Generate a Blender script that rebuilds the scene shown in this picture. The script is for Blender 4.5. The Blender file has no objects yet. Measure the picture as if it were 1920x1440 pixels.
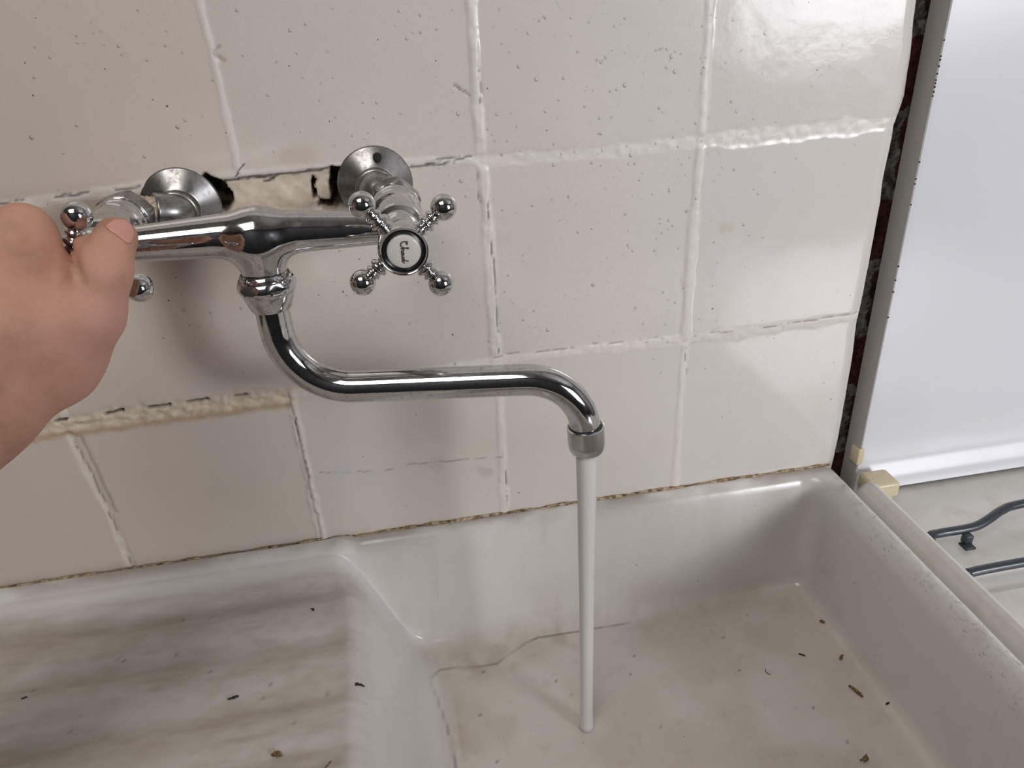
import bpy, math, random
import numpy as np
from mathutils import Matrix, Vector
# ------------------------------------------------------------------ camera, world, lights, exposure
S = bpy.context.scene
COL = S.collection
R = np.array([[0.9823826977611163, -0.18157705929527723, -0.044204147738210735],
              [-0.12408775398988271, -0.45692009482032225, -0.8808100000902994],
              [0.139737126238264, 0.8707776975135509, -0.47140188487489565]])
CAM = np.array([-0.06964392, -0.51086309, 0.1054688])
F = 1440.0
cd = bpy.data.cameras.new('camera'); cam = bpy.data.objects.new('camera', cd); COL.objects.link(cam)
cd.sensor_width = 36; cd.lens = 27.0; cd.clip_start = 0.01
cam.matrix_world = Matrix(((R[0][0], -R[1][0], -R[2][0], CAM[0]), (R[0][1], -R[1][1], -R[2][1], CAM[1]),
                           (R[0][2], -R[1][2], -R[2][2], CAM[2]), (0, 0, 0, 1)))
S.camera = cam
S.view_settings.view_transform = 'Standard'; S.view_settings.look = 'None'
S.view_settings.gamma = 1; S.view_settings.use_curve_mapping = False
S.view_settings.exposure = 0.0
W = bpy.data.worlds.new('world'); S.world = W; W.use_nodes = True
W.node_tree.nodes['Background'].inputs[0].default_value = (0.75, 0.85, 1.0, 1)
W.node_tree.nodes['Background'].inputs[1].default_value = 1.0

# daylight through the kitchen window (facing the sink, to the right) and an added fill from above
WX0, WX1, WZ0, WZ1, WY = 1.02, 2.25, -0.17, 0.90, -1.85
def area(name, loc, rot, sx, sy, power, col):
    l = bpy.data.lights.new(name, 'AREA'); l.shape = 'RECTANGLE'; l.size = sx; l.size_y = sy
    l.energy = power; l.color = col
    o = bpy.data.objects.new(name, l); COL.objects.link(o); o.location = loc; o.rotation_euler = rot
    return o
area('window_daylight', ((WX0+WX1)/2, WY-0.12, (WZ0+WZ1)/2), (math.radians(90), 0, 0), WX1-WX0, WZ1-WZ0, 34, (0.95, 0.955, 1.0))
area('window_sky', (1.62, WY-0.10, 0.48), (math.radians(90), 0, 0), .80, .36, 24, (0.95, 0.955, 1.0))
area('ambient_fill', (-0.6, -1.15, 1.27), (0, 0, 0), 0.9, 0.9, 14, (1.0, 0.95, 0.90))  # no lamp is known there; added to raise the ambient light

# ------------------------------------------------------------------ helpers
def at(px, py, axis, val):
    """point where the line of sight through (px,py) meets the plane axis=val"""
    d = R.T @ np.array([(px-960)/F, (py-720)/F, 1.0])
    return CAM + (val-CAM[axis])/d[axis]*d
def dep(px, py, z):
    """point at z metres along the view axis"""
    return CAM + z*(R.T @ np.array([(px-960)/F, (py-720)/F, 1.0]))
def srgb(r, g, b):
    f = lambda c: (c/255/12.92 if c/255 <= 0.04045 else ((c/255+0.055)/1.055)**2.4)
    return (f(r), f(g), f(b))
def tag(o, label=None, cat=None, group=None, kind=None):
    if label: o['label'] = label
    if cat: o['category'] = cat
    if group: o['group'] = group
    if kind: o['kind'] = kind
    return o
def link(name, me, mat, parent=None, smooth=True):
    o = bpy.data.objects.new(name, me); COL.objects.link(o)
    if mat: me.materials.append(mat)
    if smooth: me.polygons.foreach_set('use_smooth', [True]*len(me.polygons))
    if parent: o.parent = parent
    return o
def empty(name, loc):
    o = bpy.data.objects.new(name, None); COL.objects.link(o); o.empty_display_size = .02
    o['_loc'] = 0; del o['_loc']
    return o
def npmesh(name, V, Q):
    V = np.asarray(V, dtype=np.float32); Q = np.asarray(Q, dtype=np.int32)
    me = bpy.data.meshes.new(name); n = Q.shape[1]
    me.vertices.add(len(V)); me.vertices.foreach_set('co', V.ravel())
    me.loops.add(Q.size); me.loops.foreach_set('vertex_index', Q.ravel())
    me.polygons.add(len(Q)); me.polygons.foreach_set('loop_start', np.arange(0, Q.size, n, dtype=np.int32))
    me.polygons.foreach_set('loop_total', np.full(len(Q), n, dtype=np.int32))
    me.update(calc_edges=True); me.validate()
    return me
def setcol(me, name, C):
    a = me.attributes.new(name, 'FLOAT_COLOR', 'POINT')
    C = np.concatenate([C, np.ones((len(C), 1))], 1).astype(np.float32)
    a.data.foreach_set('color', C.ravel())
def setf(me, name, v):
    a = me.attributes.new(name, 'FLOAT', 'POINT'); a.data.foreach_set('value', np.asarray(v, dtype=np.float32).ravel())
def gridquads(nr, nc, flip=False):
    i = np.arange(nr-1)[:, None]*nc+np.arange(nc-1)[None, :]
    q = np.stack([i, i+1, i+nc+1, i+nc], -1).reshape(-1, 4)
    return q[:, ::-1] if flip else q
class MB:
    """collects simple shapes into one mesh"""
    def __init__(s): s.v = []; s.f = []
    def add(s, v, f):
        n = len(s.v); s.v += [tuple(map(float, p)) for p in v]; s.f += [tuple(i+n for i in q) for q in f]; return s
    def box(s, a, b):
        x0, y0, z0 = a; x1, y1, z1 = b
        v = [(x, y, z) for x in (x0, x1) for y in (y0, y1) for z in (z0, z1)]
        return s.add(v, [(0, 1, 3, 2), (4, 6, 7, 5), (0, 4, 5, 1), (2, 3, 7, 6), (0, 2, 6, 4), (1, 5, 7, 3)])
    def lathe(s, o, ax, prof, n=48, cap=True, up=None):
        """prof: list of (t along axis, radius)"""
        ax = Vector(ax).normalized(); o = Vector(o)
        u = ax.orthogonal().normalized() if up is None else Vector(up).normalized(); w = ax.cross(u)
        v = []; f = []
        for t, r in prof:
            for k in range(n):
                a = 2*math.pi*k/n; v.append(o+ax*t+(u*math.cos(a)+w*math.sin(a))*r)
        for i in range(len(prof)-1):
            for k in range(n):
                k2 = (k+1) % n; f.append((i*n+k, i*n+k2, (i+1)*n+k2, (i+1)*n+k))
        if cap:
            f.append(tuple(range(n))[::-1]); m = (len(prof)-1)*n; f.append(tuple(m+k for k in range(n)))
        return s.add(v, f)
    def tube(s, pts, r, n=24, cap=True):
        pts = [Vector(p) for p in pts]; rr = r if hasattr(r, '__len__') else [r]*len(pts)
        T = [(pts[min(i+1, len(pts)-1)]-pts[max(i-1, 0)]).normalized() for i in range(len(pts))]
        u = T[0].orthogonal().normalized(); v = []; f = []
        for i, p in enumerate(pts):
            u = (u-T[i]*u.dot(T[i])).normalized(); w = T[i].cross(u)
            for k in range(n):
                a = 2*math.pi*k/n; v.append(p+(u*math.cos(a)+w*math.sin(a))*rr[i])
        for i in range(len(pts)-1):
            for k in range(n):
                k2 = (k+1) % n; f.append((i*n+k, i*n+k2, (i+1)*n+k2, (i+1)*n+k))
        if cap:
            f.append(tuple(range(n))[::-1]); m = (len(pts)-1)*n; f.append(tuple(m+k for k in range(n)))
        return s.add(v, f)
    def ball(s, c, r, n=24, m=14, sc=(1, 1, 1)):
        v = []; f = []
        for i in range(1, m):
            p = math.pi*i/m
            for k in range(n):
                a = 2*math.pi*k/n
                v.append((c[0]+r*sc[0]*math.sin(p)*math.cos(a), c[1]+r*sc[1]*math.sin(p)*math.sin(a), c[2]+r*sc[2]*math.cos(p)))
        for i in range(m-2):
            for k in range(n):
                k2 = (k+1) % n; f.append((i*n+k, (i+1)*n+k, (i+1)*n+k2, i*n+k2))
        v += [(c[0], c[1], c[2]+r*sc[2]), (c[0], c[1], c[2]-r*sc[2])]; t = len(v)-2
        for k in range(n):
            k2 = (k+1) % n; f.append((t, k, k2)); f.append((t+1, (m-2)*n+k2, (m-2)*n+k))
        return s.add(v, f)
    def build(s, name, mat, parent=None, smooth=True, bevel=0, angle=None):
        me = bpy.data.meshes.new(name); me.from_pydata(s.v, [], s.f); me.update()
        o = link(name, me, mat, parent, smooth)
        if bevel:
            b = o.modifiers.new('b', 'BEVEL'); b.width = bevel; b.segments = 3; b.limit_method = 'ANGLE'; b.harden_normals = False
        if smooth and angle:
            me.set_sharp_from_angle(angle=math.radians(angle))
        return o
def noise2(x, y, sc, seed=0, oct=4, gain=.5):
    """fbm value noise, about -1..1"""
    out = np.zeros(np.broadcast(x, y).shape); amp = 1; tot = 0
    for o in range(oct):
        rs = np.random.RandomState(seed*17+o); L = rs.rand(256, 256)*2-1
        u = x/sc*(2**o)+31.7*o+500; v = y/sc*(2**o)+17.3*o+500
        iu = np.floor(u).astype(int); iv = np.floor(v).astype(int); fu = u-iu; fv = v-iv
        fu = fu*fu*(3-2*fu); fv = fv*fv*(3-2*fv)
        g = lambda a, b: L[a % 256, b % 256]
        out = out+amp*((g(iu, iv)*(1-fu)+g(iu+1, iv)*fu)*(1-fv)+(g(iu, iv+1)*(1-fu)+g(iu+1, iv+1)*fu)*fv)
        tot += amp; amp *= gain
    return out/tot*1.6
def ss(a, b, x):
    t = np.clip((x-a)/(b-a), 0, 1); return t*t*(3-2*t)
def segdist(X, Z, P):
    """distance of every grid point to a polyline and the arc length there"""
    D = np.full(X.shape, 9.0); A = np.zeros(X.shape); s = 0
    for (x0, z0), (x1, z1) in zip(P[:-1], P[1:]):
        dx, dz = x1-x0, z1-z0; L2 = dx*dx+dz*dz; t = np.clip(((X-x0)*dx+(Z-z0)*dz)/L2, 0, 1)
        d = np.hypot(X-x0-t*dx, Z-z0-t*dz); m = d < D
        D = np.where(m, d, D); A = np.where(m, s+t*math.sqrt(L2), A); s += math.sqrt(L2)
    return D, A
def polymask(X, Z, P):
    """signed distance to a polygon (negative inside)"""
    D, _ = segdist(X, Z, list(P)+[P[0]]); ins = np.zeros(X.shape, bool); n = len(P)
    for i in range(n):
        x0, z0 = P[i]; x1, z1 = P[(i+1) % n]
        c = ((z0 > Z) != (z1 > Z)) & (X < (x1-x0)*(Z-z0)/(z1-z0+1e-12)+x0); ins ^= c
    return np.where(ins, -D, D)
def catmull(P, n=8):
    P = [Vector(p) for p in P]; P = [P[0]*2-P[1]]+P+[P[-1]*2-P[-2]]; out = []
    for i in range(1, len(P)-2):
        a, b, c, d = P[i-1:i+3]
        for k in range(n):
            t = k/n; out.append(.5*((2*b)+(c-a)*t+(2*a-5*b+4*c-d)*t*t+(3*b-a-3*c+d)*t**3))
    return out+[P[-2]]
# signed distance modelling: smooth union of tapered capsules, meshed with surface nets
def sdcap(p, a, b, ra, rb):
    a = np.array(a, float); b = np.array(b, float); ab = b-a
    t = np.clip(((p-a)@ab)/(ab@ab), 0, 1); return np.linalg.norm(p-a-t[..., None]*ab, axis=-1)-(ra+(rb-ra)*t)
def smin(a, b, k):
    h = np.clip(.5+.5*(b-a)/k, 0, 1); return b*(1-h)+a*h-k*h*(1-h)
def surfnet(f, lo, hi, h, name, relax=6):
    lo = np.array(lo); n = np.ceil((np.array(hi)-lo)/h).astype(int)+1
    G = np.stack(np.meshgrid(*[lo[i]+h*np.arange(n[i]) for i in range(3)], indexing='ij'), -1)
    v = f(G.reshape(-1, 3)).reshape(n); ins = v < 0
    c = np.zeros(n-1, int)
    for dx in (0, 1):
        for dy in (0, 1):
            for dz in (0, 1): c += ins[dx:n[0]-1+dx, dy:n[1]-1+dy, dz:n[2]-1+dz]
    act = (c > 0) & (c < 8); idx = -np.ones(act.shape, int); idx[act] = np.arange(act.sum())
    V = lo+h*(np.argwhere(act)+.5); Q = []
    for ax in range(3):
        a1, a2 = (ax+1) % 3, (ax+2) % 3
        sl0 = [slice(None)]*3; sl1 = [slice(None)]*3; sl0[ax] = slice(0, -1); sl1[ax] = slice(1, None)
        A = ins[tuple(sl0)]; B = ins[tuple(sl1)]
        E = np.argwhere(A != B); E = E[(E[:, a1] > 0) & (E[:, a2] > 0) & (E[:, a1] < n[a1]-1) & (E[:, a2] < n[a2]-1)]
        o1 = np.zeros(3, int); o1[a1] = 1; o2 = np.zeros(3, int); o2[a2] = 1
        g = lambda e: idx[e[:, 0], e[:, 1], e[:, 2]]
        q = np.stack([g(E-o1-o2), g(E-o2), g(E), g(E-o1)], 1)
        s = A[E[:, 0], E[:, 1], E[:, 2]]; q[~s] = q[~s][:, ::-1]; Q.append(q)
    Q = np.concatenate(Q)
    def proj(V):
        for _ in range(3):
            e = 1e-5; f0 = f(V); g = np.stack([(f(V+e*np.eye(3)[i])-f0)/e for i in range(3)], 1)
            V = V-(f0/np.maximum((g*g).sum(1), .3))[:, None]*g
        return V
    V = proj(V)
    for _ in range(relax):      # relax along the surface then project back
        S_ = np.zeros_like(V); N_ = np.zeros(len(V))
        for k in range(4):
            np.add.at(S_, Q[:, k], V[Q[:, (k+1) % 4]]); np.add.at(N_, Q[:, k], 1)
            np.add.at(S_, Q[:, k], V[Q[:, (k+3) % 4]]); np.add.at(N_, Q[:, k], 1)
        V = proj(V*.4+.6*S_/np.maximum(N_, 1)[:, None])
    return npmesh(name, V, Q)

# ------------------------------------------------------------------ materials
def mat(name, col=(.8, .8, .8), rough=.4, metal=0, **kw):
    m = bpy.data.materials.new(name); m.use_nodes = True; b = m.node_tree.nodes['Principled BSDF']
    b.inputs['Base Color'].default_value = (*col, 1); b.inputs['Roughness'].default_value = rough; b.inputs['Metallic'].default_value = metal
    for k, v in kw.items(): b.inputs[k.replace('_', ' ')].default_value = v
    return m
def nd(m, t, **kw):
    n = m.node_tree.nodes.new(t)
    for k, v in kw.items(): setattr(n, k, v)
    return n
def ln(m, a, b): m.node_tree.links.new(a, b)
def bsdf(m): return m.node_tree.nodes['Principled BSDF']
def ramp(m, src, stops):
    r = nd(m, 'ShaderNodeValToRGB'); e = r.color_ramp.elements
    while len(e) < len(stops): e.new(.5)
    for i, (p, c) in enumerate(stops): e[i].position = p; e[i].color = (*c, 1) if len(c) == 3 else c
    ln(m, src, r.inputs[0]); return r
def noisenode(m, scale, detail=4, rough=.6, vec=None, obj=True):
    t = nd(m, 'ShaderNodeTexCoord'); n = nd(m, 'ShaderNodeTexNoise'); n.inputs['Scale'].default_value = scale
    n.inputs['Detail'].default_value = detail; n.inputs['Roughness'].default_value = rough
    ln(m, t.outputs['Object'], n.inputs['Vector']); return n
def bump(m, src, strength, dist, prev=None):
    b = nd(m, 'ShaderNodeBump'); b.inputs['Strength'].default_value = strength; b.inputs['Distance'].default_value = dist
    ln(m, src, b.inputs['Height'])
    if prev: ln(m, prev.outputs[0], b.inputs['Normal'])
    ln(m, b.outputs[0], bsdf(m).inputs['Normal']); return b
def attrmat(name, rough=.2, bumps=()):
    """glazed surface whose own colour and gloss are stored on the mesh (dirt, grout, stains)"""
    m = mat(name, rough=rough); a = nd(m, 'ShaderNodeAttribute', attribute_name='tint')
    n = noisenode(m, 900, 3); mx = nd(m, 'ShaderNodeMix', data_type='RGBA', blend_type='MULTIPLY')
    r = ramp(m, n.outputs[0], [(.3, (.95, .94, .93)), (.6, (1, 1, 1))])
    mx.inputs[0].default_value = 1; ln(m, a.outputs['Color'], mx.inputs[6]); ln(m, r.outputs[0], mx.inputs[7])
    cur = mx.outputs[2]
    for sc_, th_, keep_ in ((70, .045, .80), (160, .07, .90)):     # small crisp specks of dirt, at random spots
        tc = nd(m, 'ShaderNodeTexCoord'); vo = nd(m, 'ShaderNodeTexVoronoi'); vo.inputs['Scale'].default_value = sc_; ln(m, tc.outputs['Object'], vo.inputs['Vector'])
        lt = nd(m, 'ShaderNodeMath', operation='LESS_THAN'); lt.inputs[1].default_value = th_; ln(m, vo.outputs['Distance'], lt.inputs[0])
        sp = nd(m, 'ShaderNodeSeparateColor'); ln(m, vo.outputs['Color'], sp.inputs[0]); gt = nd(m, 'ShaderNodeMath', operation='GREATER_THAN'); gt.inputs[1].default_value = keep_; ln(m, sp.outputs[0], gt.inputs[0])
        mu = nd(m, 'ShaderNodeMath', operation='MULTIPLY'); ln(m, lt.outputs[0], mu.inputs[0]); ln(m, gt.outputs[0], mu.inputs[1])
        m4 = nd(m, 'ShaderNodeMath', operation='MULTIPLY'); ln(m, mu.outputs[0], m4.inputs[0]); ln(m, sp.outputs[1], m4.inputs[1])
        mm = nd(m, 'ShaderNodeMix', data_type='RGBA'); ln(m, m4.outputs[0], mm.inputs[0]); ln(m, cur, mm.inputs[6]); mm.inputs[7].default_value = (*srgb(86, 74, 62), 1); cur = mm.outputs[2]
    ln(m, cur, bsdf(m).inputs['Base Color'])
    g = nd(m, 'ShaderNodeAttribute', attribute_name='gloss'); ln(m, g.outputs['Fac'], bsdf(m).inputs['Roughness'])
    p = None
    for sc, st, di in bumps:
        nn = noisenode(m, sc, 3); p = bump(m, nn.outputs[0], st, di, p)
    return m
M_tile = attrmat('old_glazed_tile', bumps=((14, .10, .002), (260, .10, .0005)))
bsdf(M_tile).inputs['IOR'].default_value = 1.64
M_sink = attrmat('worn_fireclay_glaze', bumps=((60, .15, .001), (500, .10, .0004)))
M_chrome = mat('chrome', (.60, .60, .61), .07, 1)
_n = noisenode(M_chrome, 120, 5); _r = ramp(M_chrome, _n.outputs[0], [(.35, (.05,)*3), (.75, (.16,)*3)]); ln(M_chrome, _r.outputs[0], bsdf(M_chrome).inputs['Roughness'])
_n2 = noisenode(M_chrome, 420, 3); _r2 = ramp(M_chrome, _n2.outputs[0], [(.30, (.42, .40, .39)), (.45, (.60, .60, .61))]); ln(M_chrome, _r2.outputs[0], bsdf(M_chrome).inputs['Base Color'])
M_dull = mat('dull_plated_metal', (.42, .41, .39), .27, 1)
_n = noisenode(M_dull, 160, 6, .7); _r = ramp(M_dull, _n.outputs[0], [(.35, (.22, .20, .19)), (.5, (.36, .355, .35)), (.8, (.44, .435, .43))]); ln(M_dull, _r.outputs[0], bsdf(M_dull).inputs['Base Color'])
_r = ramp(M_dull, _n.outputs[0], [(.3, (.45,)*3), (.7, (.22,)*3)]); ln(M_dull, _r.outputs[0], bsdf(M_dull).inputs['Roughness'])
M_brush = mat('satin_steel', (.56, .56, .56), .22, 1)
M_brass = mat('scaled_brass_thread', srgb(196, 178, 152), .45, .3)
_n = noisenode(M_brass, 500, 4); _r = ramp(M_brass, _n.outputs[0], [(.38, srgb(168, 140, 108)), (.55, srgb(206, 196, 182))]); ln(M_brass, _r.outputs[0], bsdf(M_brass).inputs['Base Color'])
M_black = mat('black_hole', (.008, .008, .008), .8)
M_darkring = mat('dark_seal', (.02, .02, .022), .3)
M_porc = mat('porcelain', srgb(205, 202, 196), .12)
M_ink = mat('brown_ink', srgb(70, 55, 52), .5)
M_enamel = mat('white_enamel', srgb(212, 212, 216), .19)
_n = noisenode(M_enamel, 6, 2); bump(M_enamel, _n.outputs[0], .2, .006)
M_enamel_side = mat('grey_enamel_edge', srgb(172, 170, 168), .35)
M_cream = mat('aged_cream_plastic', srgb(205, 192, 160), .35)
_n = noisenode(M_cream, 300, 4); _r = ramp(M_cream, _n.outputs[0], [(.26, srgb(176, 160, 128)), (.40, srgb(204, 191, 160))]); ln(M_cream, _r.outputs[0], bsdf(M_cream).inputs['Base Color'])
M_iron = mat('dark_enamelled_wire', srgb(52, 58, 64), .28)
M_hob = mat('stained_hob_enamel', srgb(214, 209, 200), .22)
_n = noisenode(M_hob, 45, 5); _r = ramp(M_hob, _n.outputs[0], [(.3, srgb(205, 200, 191)), (.48, srgb(214, 211, 205))]); ln(M_hob, _r.outputs[0], bsdf(M_hob).inputs['Base Color'])
M_skin = mat('skin', srgb(168, 124, 106), .62)
bs = bsdf(M_skin); bs.inputs['Subsurface Weight'].default_value = .15; bs.inputs['Subsurface Radius'].default_value = (1, .35, .2); bs.inputs['Subsurface Scale'].default_value = .004
_n = noisenode(M_skin, 28, 4); _r = ramp(M_skin, _n.outputs[0], [(.3, srgb(166, 122, 100)), (.52, srgb(194, 146, 124)), (.72, srgb(200, 150, 136))]); ln(M_skin, _r.outputs[0], bs.inputs['Base Color'])
_v = nd(M_skin, 'ShaderNodeTexVoronoi'); _v.inputs['Scale'].default_value = 900; _t = nd(M_skin, 'ShaderNodeTexCoord'); ln(M_skin, _t.outputs['Object'], _v.inputs['Vector'])
_b = bump(M_skin, _v.outputs['Distance'], .12, .0006); _n = noisenode(M_skin, 140, 4); bump(M_skin, _n.outputs[0], .25, .001, _b)
M_nail = mat('thumbnail', srgb(204, 148, 134), .32)
M_wall = mat('painted_plaster', srgb(140, 136, 131), .8)
_n = noisenode(M_wall, 6, 4); bump(M_wall, _n.outputs[0], .2, .004)
M_wall_dark = mat('darkened_for_chrome', srgb(74, 75, 80), .8)  # front wall darkened so the chrome reflects dark bands
M_floor = mat('dark_floor_tiles', srgb(92, 78, 68), .5)
_n = noisenode(M_floor, 8, 4); _r = ramp(M_floor, _n.outputs[0], [(.3, srgb(66, 62, 60)), (.7, srgb(92, 88, 84))]); ln(M_floor, _r.outputs[0], bsdf(M_floor).inputs['Base Color'])
M_ceil = mat('ceiling_paint', srgb(200, 198, 194), .9)
M_seal = mat('yellowed_joint', srgb(188, 172, 142), .7)
_n = noisenode(M_seal, 260, 6, .7); _r = ramp(M_seal, _n.outputs[0], [(.36, srgb(70, 56, 40)), (.46, srgb(140, 120, 90)), (.60, srgb(186, 172, 148))]); ln(M_seal, _r.outputs[0], bsdf(M_seal).inputs['Base Color'])
bump(M_seal, _n.outputs[0], .6, .002)
M_crumb = mat('brown_crumb', srgb(92, 72, 48), .7)
_n = noisenode(M_crumb, 900, 4); _r = ramp(M_crumb, _n.outputs[0], [(.35, srgb(40, 30, 20)), (.6, srgb(140, 112, 70))]); ln(M_crumb, _r.outputs[0], bsdf(M_crumb).inputs['Base Color'])
M_soot = mat('black_crumb', srgb(34, 28, 26), .6)
def thinwater(name, body=0.0, col=(.9, .92, .93), rough=.03, spec=1.0):
    m = bpy.data.materials.new(name); m.use_nodes = True; t = m.node_tree; t.nodes.clear()
    o = t.nodes.new('ShaderNodeOutputMaterial'); tr = t.nodes.new('ShaderNodeBsdfTransparent'); gl = t.nodes.new('ShaderNodeBsdfGlossy')
    gl.inputs['Roughness'].default_value = rough; fr = t.nodes.new('ShaderNodeFresnel'); fr.inputs[0].default_value = 1.33
    df = t.nodes.new('ShaderNodeBsdfDiffuse'); df.inputs[0].default_value = (*col, 1)
    m1 = t.nodes.new('ShaderNodeMixShader'); m1.inputs[0].default_value = body; t.links.new(tr.outputs[0], m1.inputs[1]); t.links.new(df.outputs[0], m1.inputs[2])
    m2 = t.nodes.new('ShaderNodeMixShader'); t.links.new(fr.outputs[0], m2.inputs[0]); t.links.new(m1.outputs[0], m2.inputs[1]); t.links.new(gl.outputs[0], m2.inputs[2])
    t.links.new(m2.outputs[0], o.inputs[0]); return m
M_drop = thinwater('water_drops', rough=.09); M_film = thinwater('water_film', rough=.16)
M_stream = thinwater('aerated_water', .86, srgb(222, 220, 217), .5)

# brick behind the missing tiles
M_brick = mat('sooty_old_brick', (.2, .1, .08), .85)
_t = nd(M_brick, 'ShaderNodeTexCoord'); _mp = nd(M_brick, 'ShaderNodeMapping'); _mp.inputs['Rotation'].default_value = (math.radians(90), 0, 0); ln(M_brick, _t.outputs['Object'], _mp.inputs[0])
_nn = noisenode(M_brick, 60, 4); _ad = nd(M_brick, 'ShaderNodeMix', data_type='RGBA', blend_type='LINEAR_LIGHT'); _ad.inputs[0].default_value = .008
ln(M_brick, _mp.outputs[0], _ad.inputs[6]); ln(M_brick, _nn.outputs['Color'], _ad.inputs[7])
_bk = nd(M_brick, 'ShaderNodeTexBrick'); ln(M_brick, _ad.outputs[2], _bk.inputs['Vector']); _bk.inputs['Scale'].default_value = 1
_bk.inputs['Brick Width'].default_value = .21; _bk.inputs['Row Height'].default_value = .058; _bk.inputs['Mortar Size'].default_value = .006; _bk.inputs['Mortar Smooth'].default_value = .4
_bk.inputs['Color1'].default_value = (*srgb(118, 62, 54), 1); _bk.inputs['Color2'].default_value = (*srgb(84, 52, 50), 1); _bk.inputs['Mortar'].default_value = (*srgb(170, 166, 162), 1)
_n3 = noisenode(M_brick, 90, 6, .7); _r3 = ramp(M_brick, _n3.outputs[0], [(.40, (.18, .18, .19)), (.62, (1.1, 1.1, 1.1))]); _m3 = nd(M_brick, 'ShaderNodeMix', data_type='RGBA', blend_type='MULTIPLY'); _m3.inputs[0].default_value = 1
ln(M_brick, _bk.outputs[0], _m3.inputs[6]); ln(M_brick, _r3.outputs[0], _m3.inputs[7]); ln(M_brick, _m3.outputs[2], bsdf(M_brick).inputs['Base Color'])
_b = bump(M_brick, _n3.outputs[0], .8, .006); bump(M_brick, _bk.outputs['Fac'], .6, -.004, _b)

# ------------------------------------------------------------------ the room
FZ, CZ, XL, XR = -1.15, 1.30, -2.0, 2.5
tag(MB().box((XL-.1, WY-.3, FZ-.05), (XR+.1, .2, FZ)).build('floor', M_floor, smooth=False), kind='structure')
tag(MB().box((XL-.1, WY-.3, CZ), (XR+.1, .2, CZ+.05)).build('ceiling', M_ceil, smooth=False), kind='structure')
tag(MB().box((XL-.1, WY-.1, FZ), (XL, .2, CZ)).build('wall_left', M_wall, smooth=False), kind='structure')
tag(MB().box((XR, WY-.1, FZ), (XR+.1, .2, CZ)).build('wall_right', M_wall, smooth=False), kind='structure')
wf = MB()
wf.box((XL, WY-.1, FZ), (WX0, WY, CZ)).box((WX1, WY-.1, FZ), (XR, WY, CZ)).box((WX0, WY-.1, FZ), (WX1, WY, WZ0)).box((WX0, WY-.1, WZ1), (WX1, WY, CZ))
tag(wf.build('wall_front', M_wall_dark, smooth=False), kind='structure')
wfr = MB(); fw = .045
wfr.box((WX0, WY-.08, WZ0), (WX0+fw, WY-.03, WZ1)).box((WX1-fw, WY-.08, WZ0), (WX1, WY-.03, WZ1)).box((WX0, WY-.08, WZ0), (WX1, WY-.03, WZ0+fw)).box((WX0, WY-.08, WZ1-fw), (WX1, WY-.03, WZ1))
wfr.box((WX1-.32, WY-.08, WZ0), (WX1-.29, WY-.03, WZ1))
w1 = tag(wfr.build('window_1', mat('white_window_paint', srgb(225, 225, 222), .4), smooth=False), kind='structure')
MB().box((WX0+.02, WY-.058, WZ0+.02), (WX1-.02, WY-.054, WZ1-.02)).build('window_pane', thinwater('window_glass'), w1, smooth=False)
wb = MB(); wb.box((XL, .022, FZ), (XR, .2, CZ))
wall = tag(wb.build('wall_back', M_brick, smooth=False), kind='structure')

# ------------------------------------------------------------------ tiled facing of the back wall
def wp(*pts): return [tuple(at(x, y, 1, 0)[[0, 2]]) for x, y in pts]
ZT = -0.2912                      # sink top
h = .00125
edge = wp((1742, -120), (1722, 0), (1713, 100), (1700, 180), (1678, 240), (1666, 300), (1650, 400), (1632, 500), (1612, 590), (1598, 690), (1583, 780), (1563, 872), (1555, 920))
ez = np.array([p[1] for p in edge])[::-1]; ex = np.array([p[0] for p in edge])[::-1]
zs = np.arange(-.300, .260, h); x0 = -.62; nx = 730
tt = np.linspace(0, 1, nx); XE = np.interp(zs, ez, ex)+.0006*noise2(zs, zs*0, .02, 5)
X = x0+(XE[:, None]-x0)*tt[None, :]; Z = np.repeat(zs[:, None], nx, 1)
FAR = 1.0
jit = lambda sc, a, s: a*noise2(X, Z, sc, s, 3)
Xj = X+jit(.02, .0007, 11); Zj = Z+jit(.02, .0007, 12)
V1 = wp((350, -120), (375, 0), (400, 105), (425, 215), (447, 320))
V2 = wp((876, -120), (883, 0), (890, 150), (902, 290), (909, 340), (918, 500), (931, 680), (938, 800), (942, 870), (946, 955))
V3 = wp((1342, -120), (1330, 0), (1316, 250), (1300, 400), (1284, 630), (1276, 720), (1265, 920))
V4 = wp((130, 815), (160, 880), (200, 955), (250, 1072)); V5 = wp((545, 742), (570, 860), (607, 1020))
H1L = wp((-300, 412), (0, 385), (130, 369), (260, 350), (440, 330), (620, 314), (760, 305), (903, 297))
H1R = wp((903, 300), (1100, 287), (1310, 264), (1500, 245), (1680, 228))
H2L = wp((-300, 850), (0, 812), (130, 793), (250, 778), (400, 757), (550, 738))
H2M = wp((550, 738), (640, 722), (800, 697), (932, 676))
H2R = wp((932, 676), (1100, 655), (1283, 636), (1450, 613), (1615, 590))
H0 = [(-.62, .152), (-.15, .150), (.0, .1495), (.32, .148)]
VL = [(-.305, .26), (-.303, -.16)]; VLL = [(-.455, .26), (-.452, -.30)]
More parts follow.
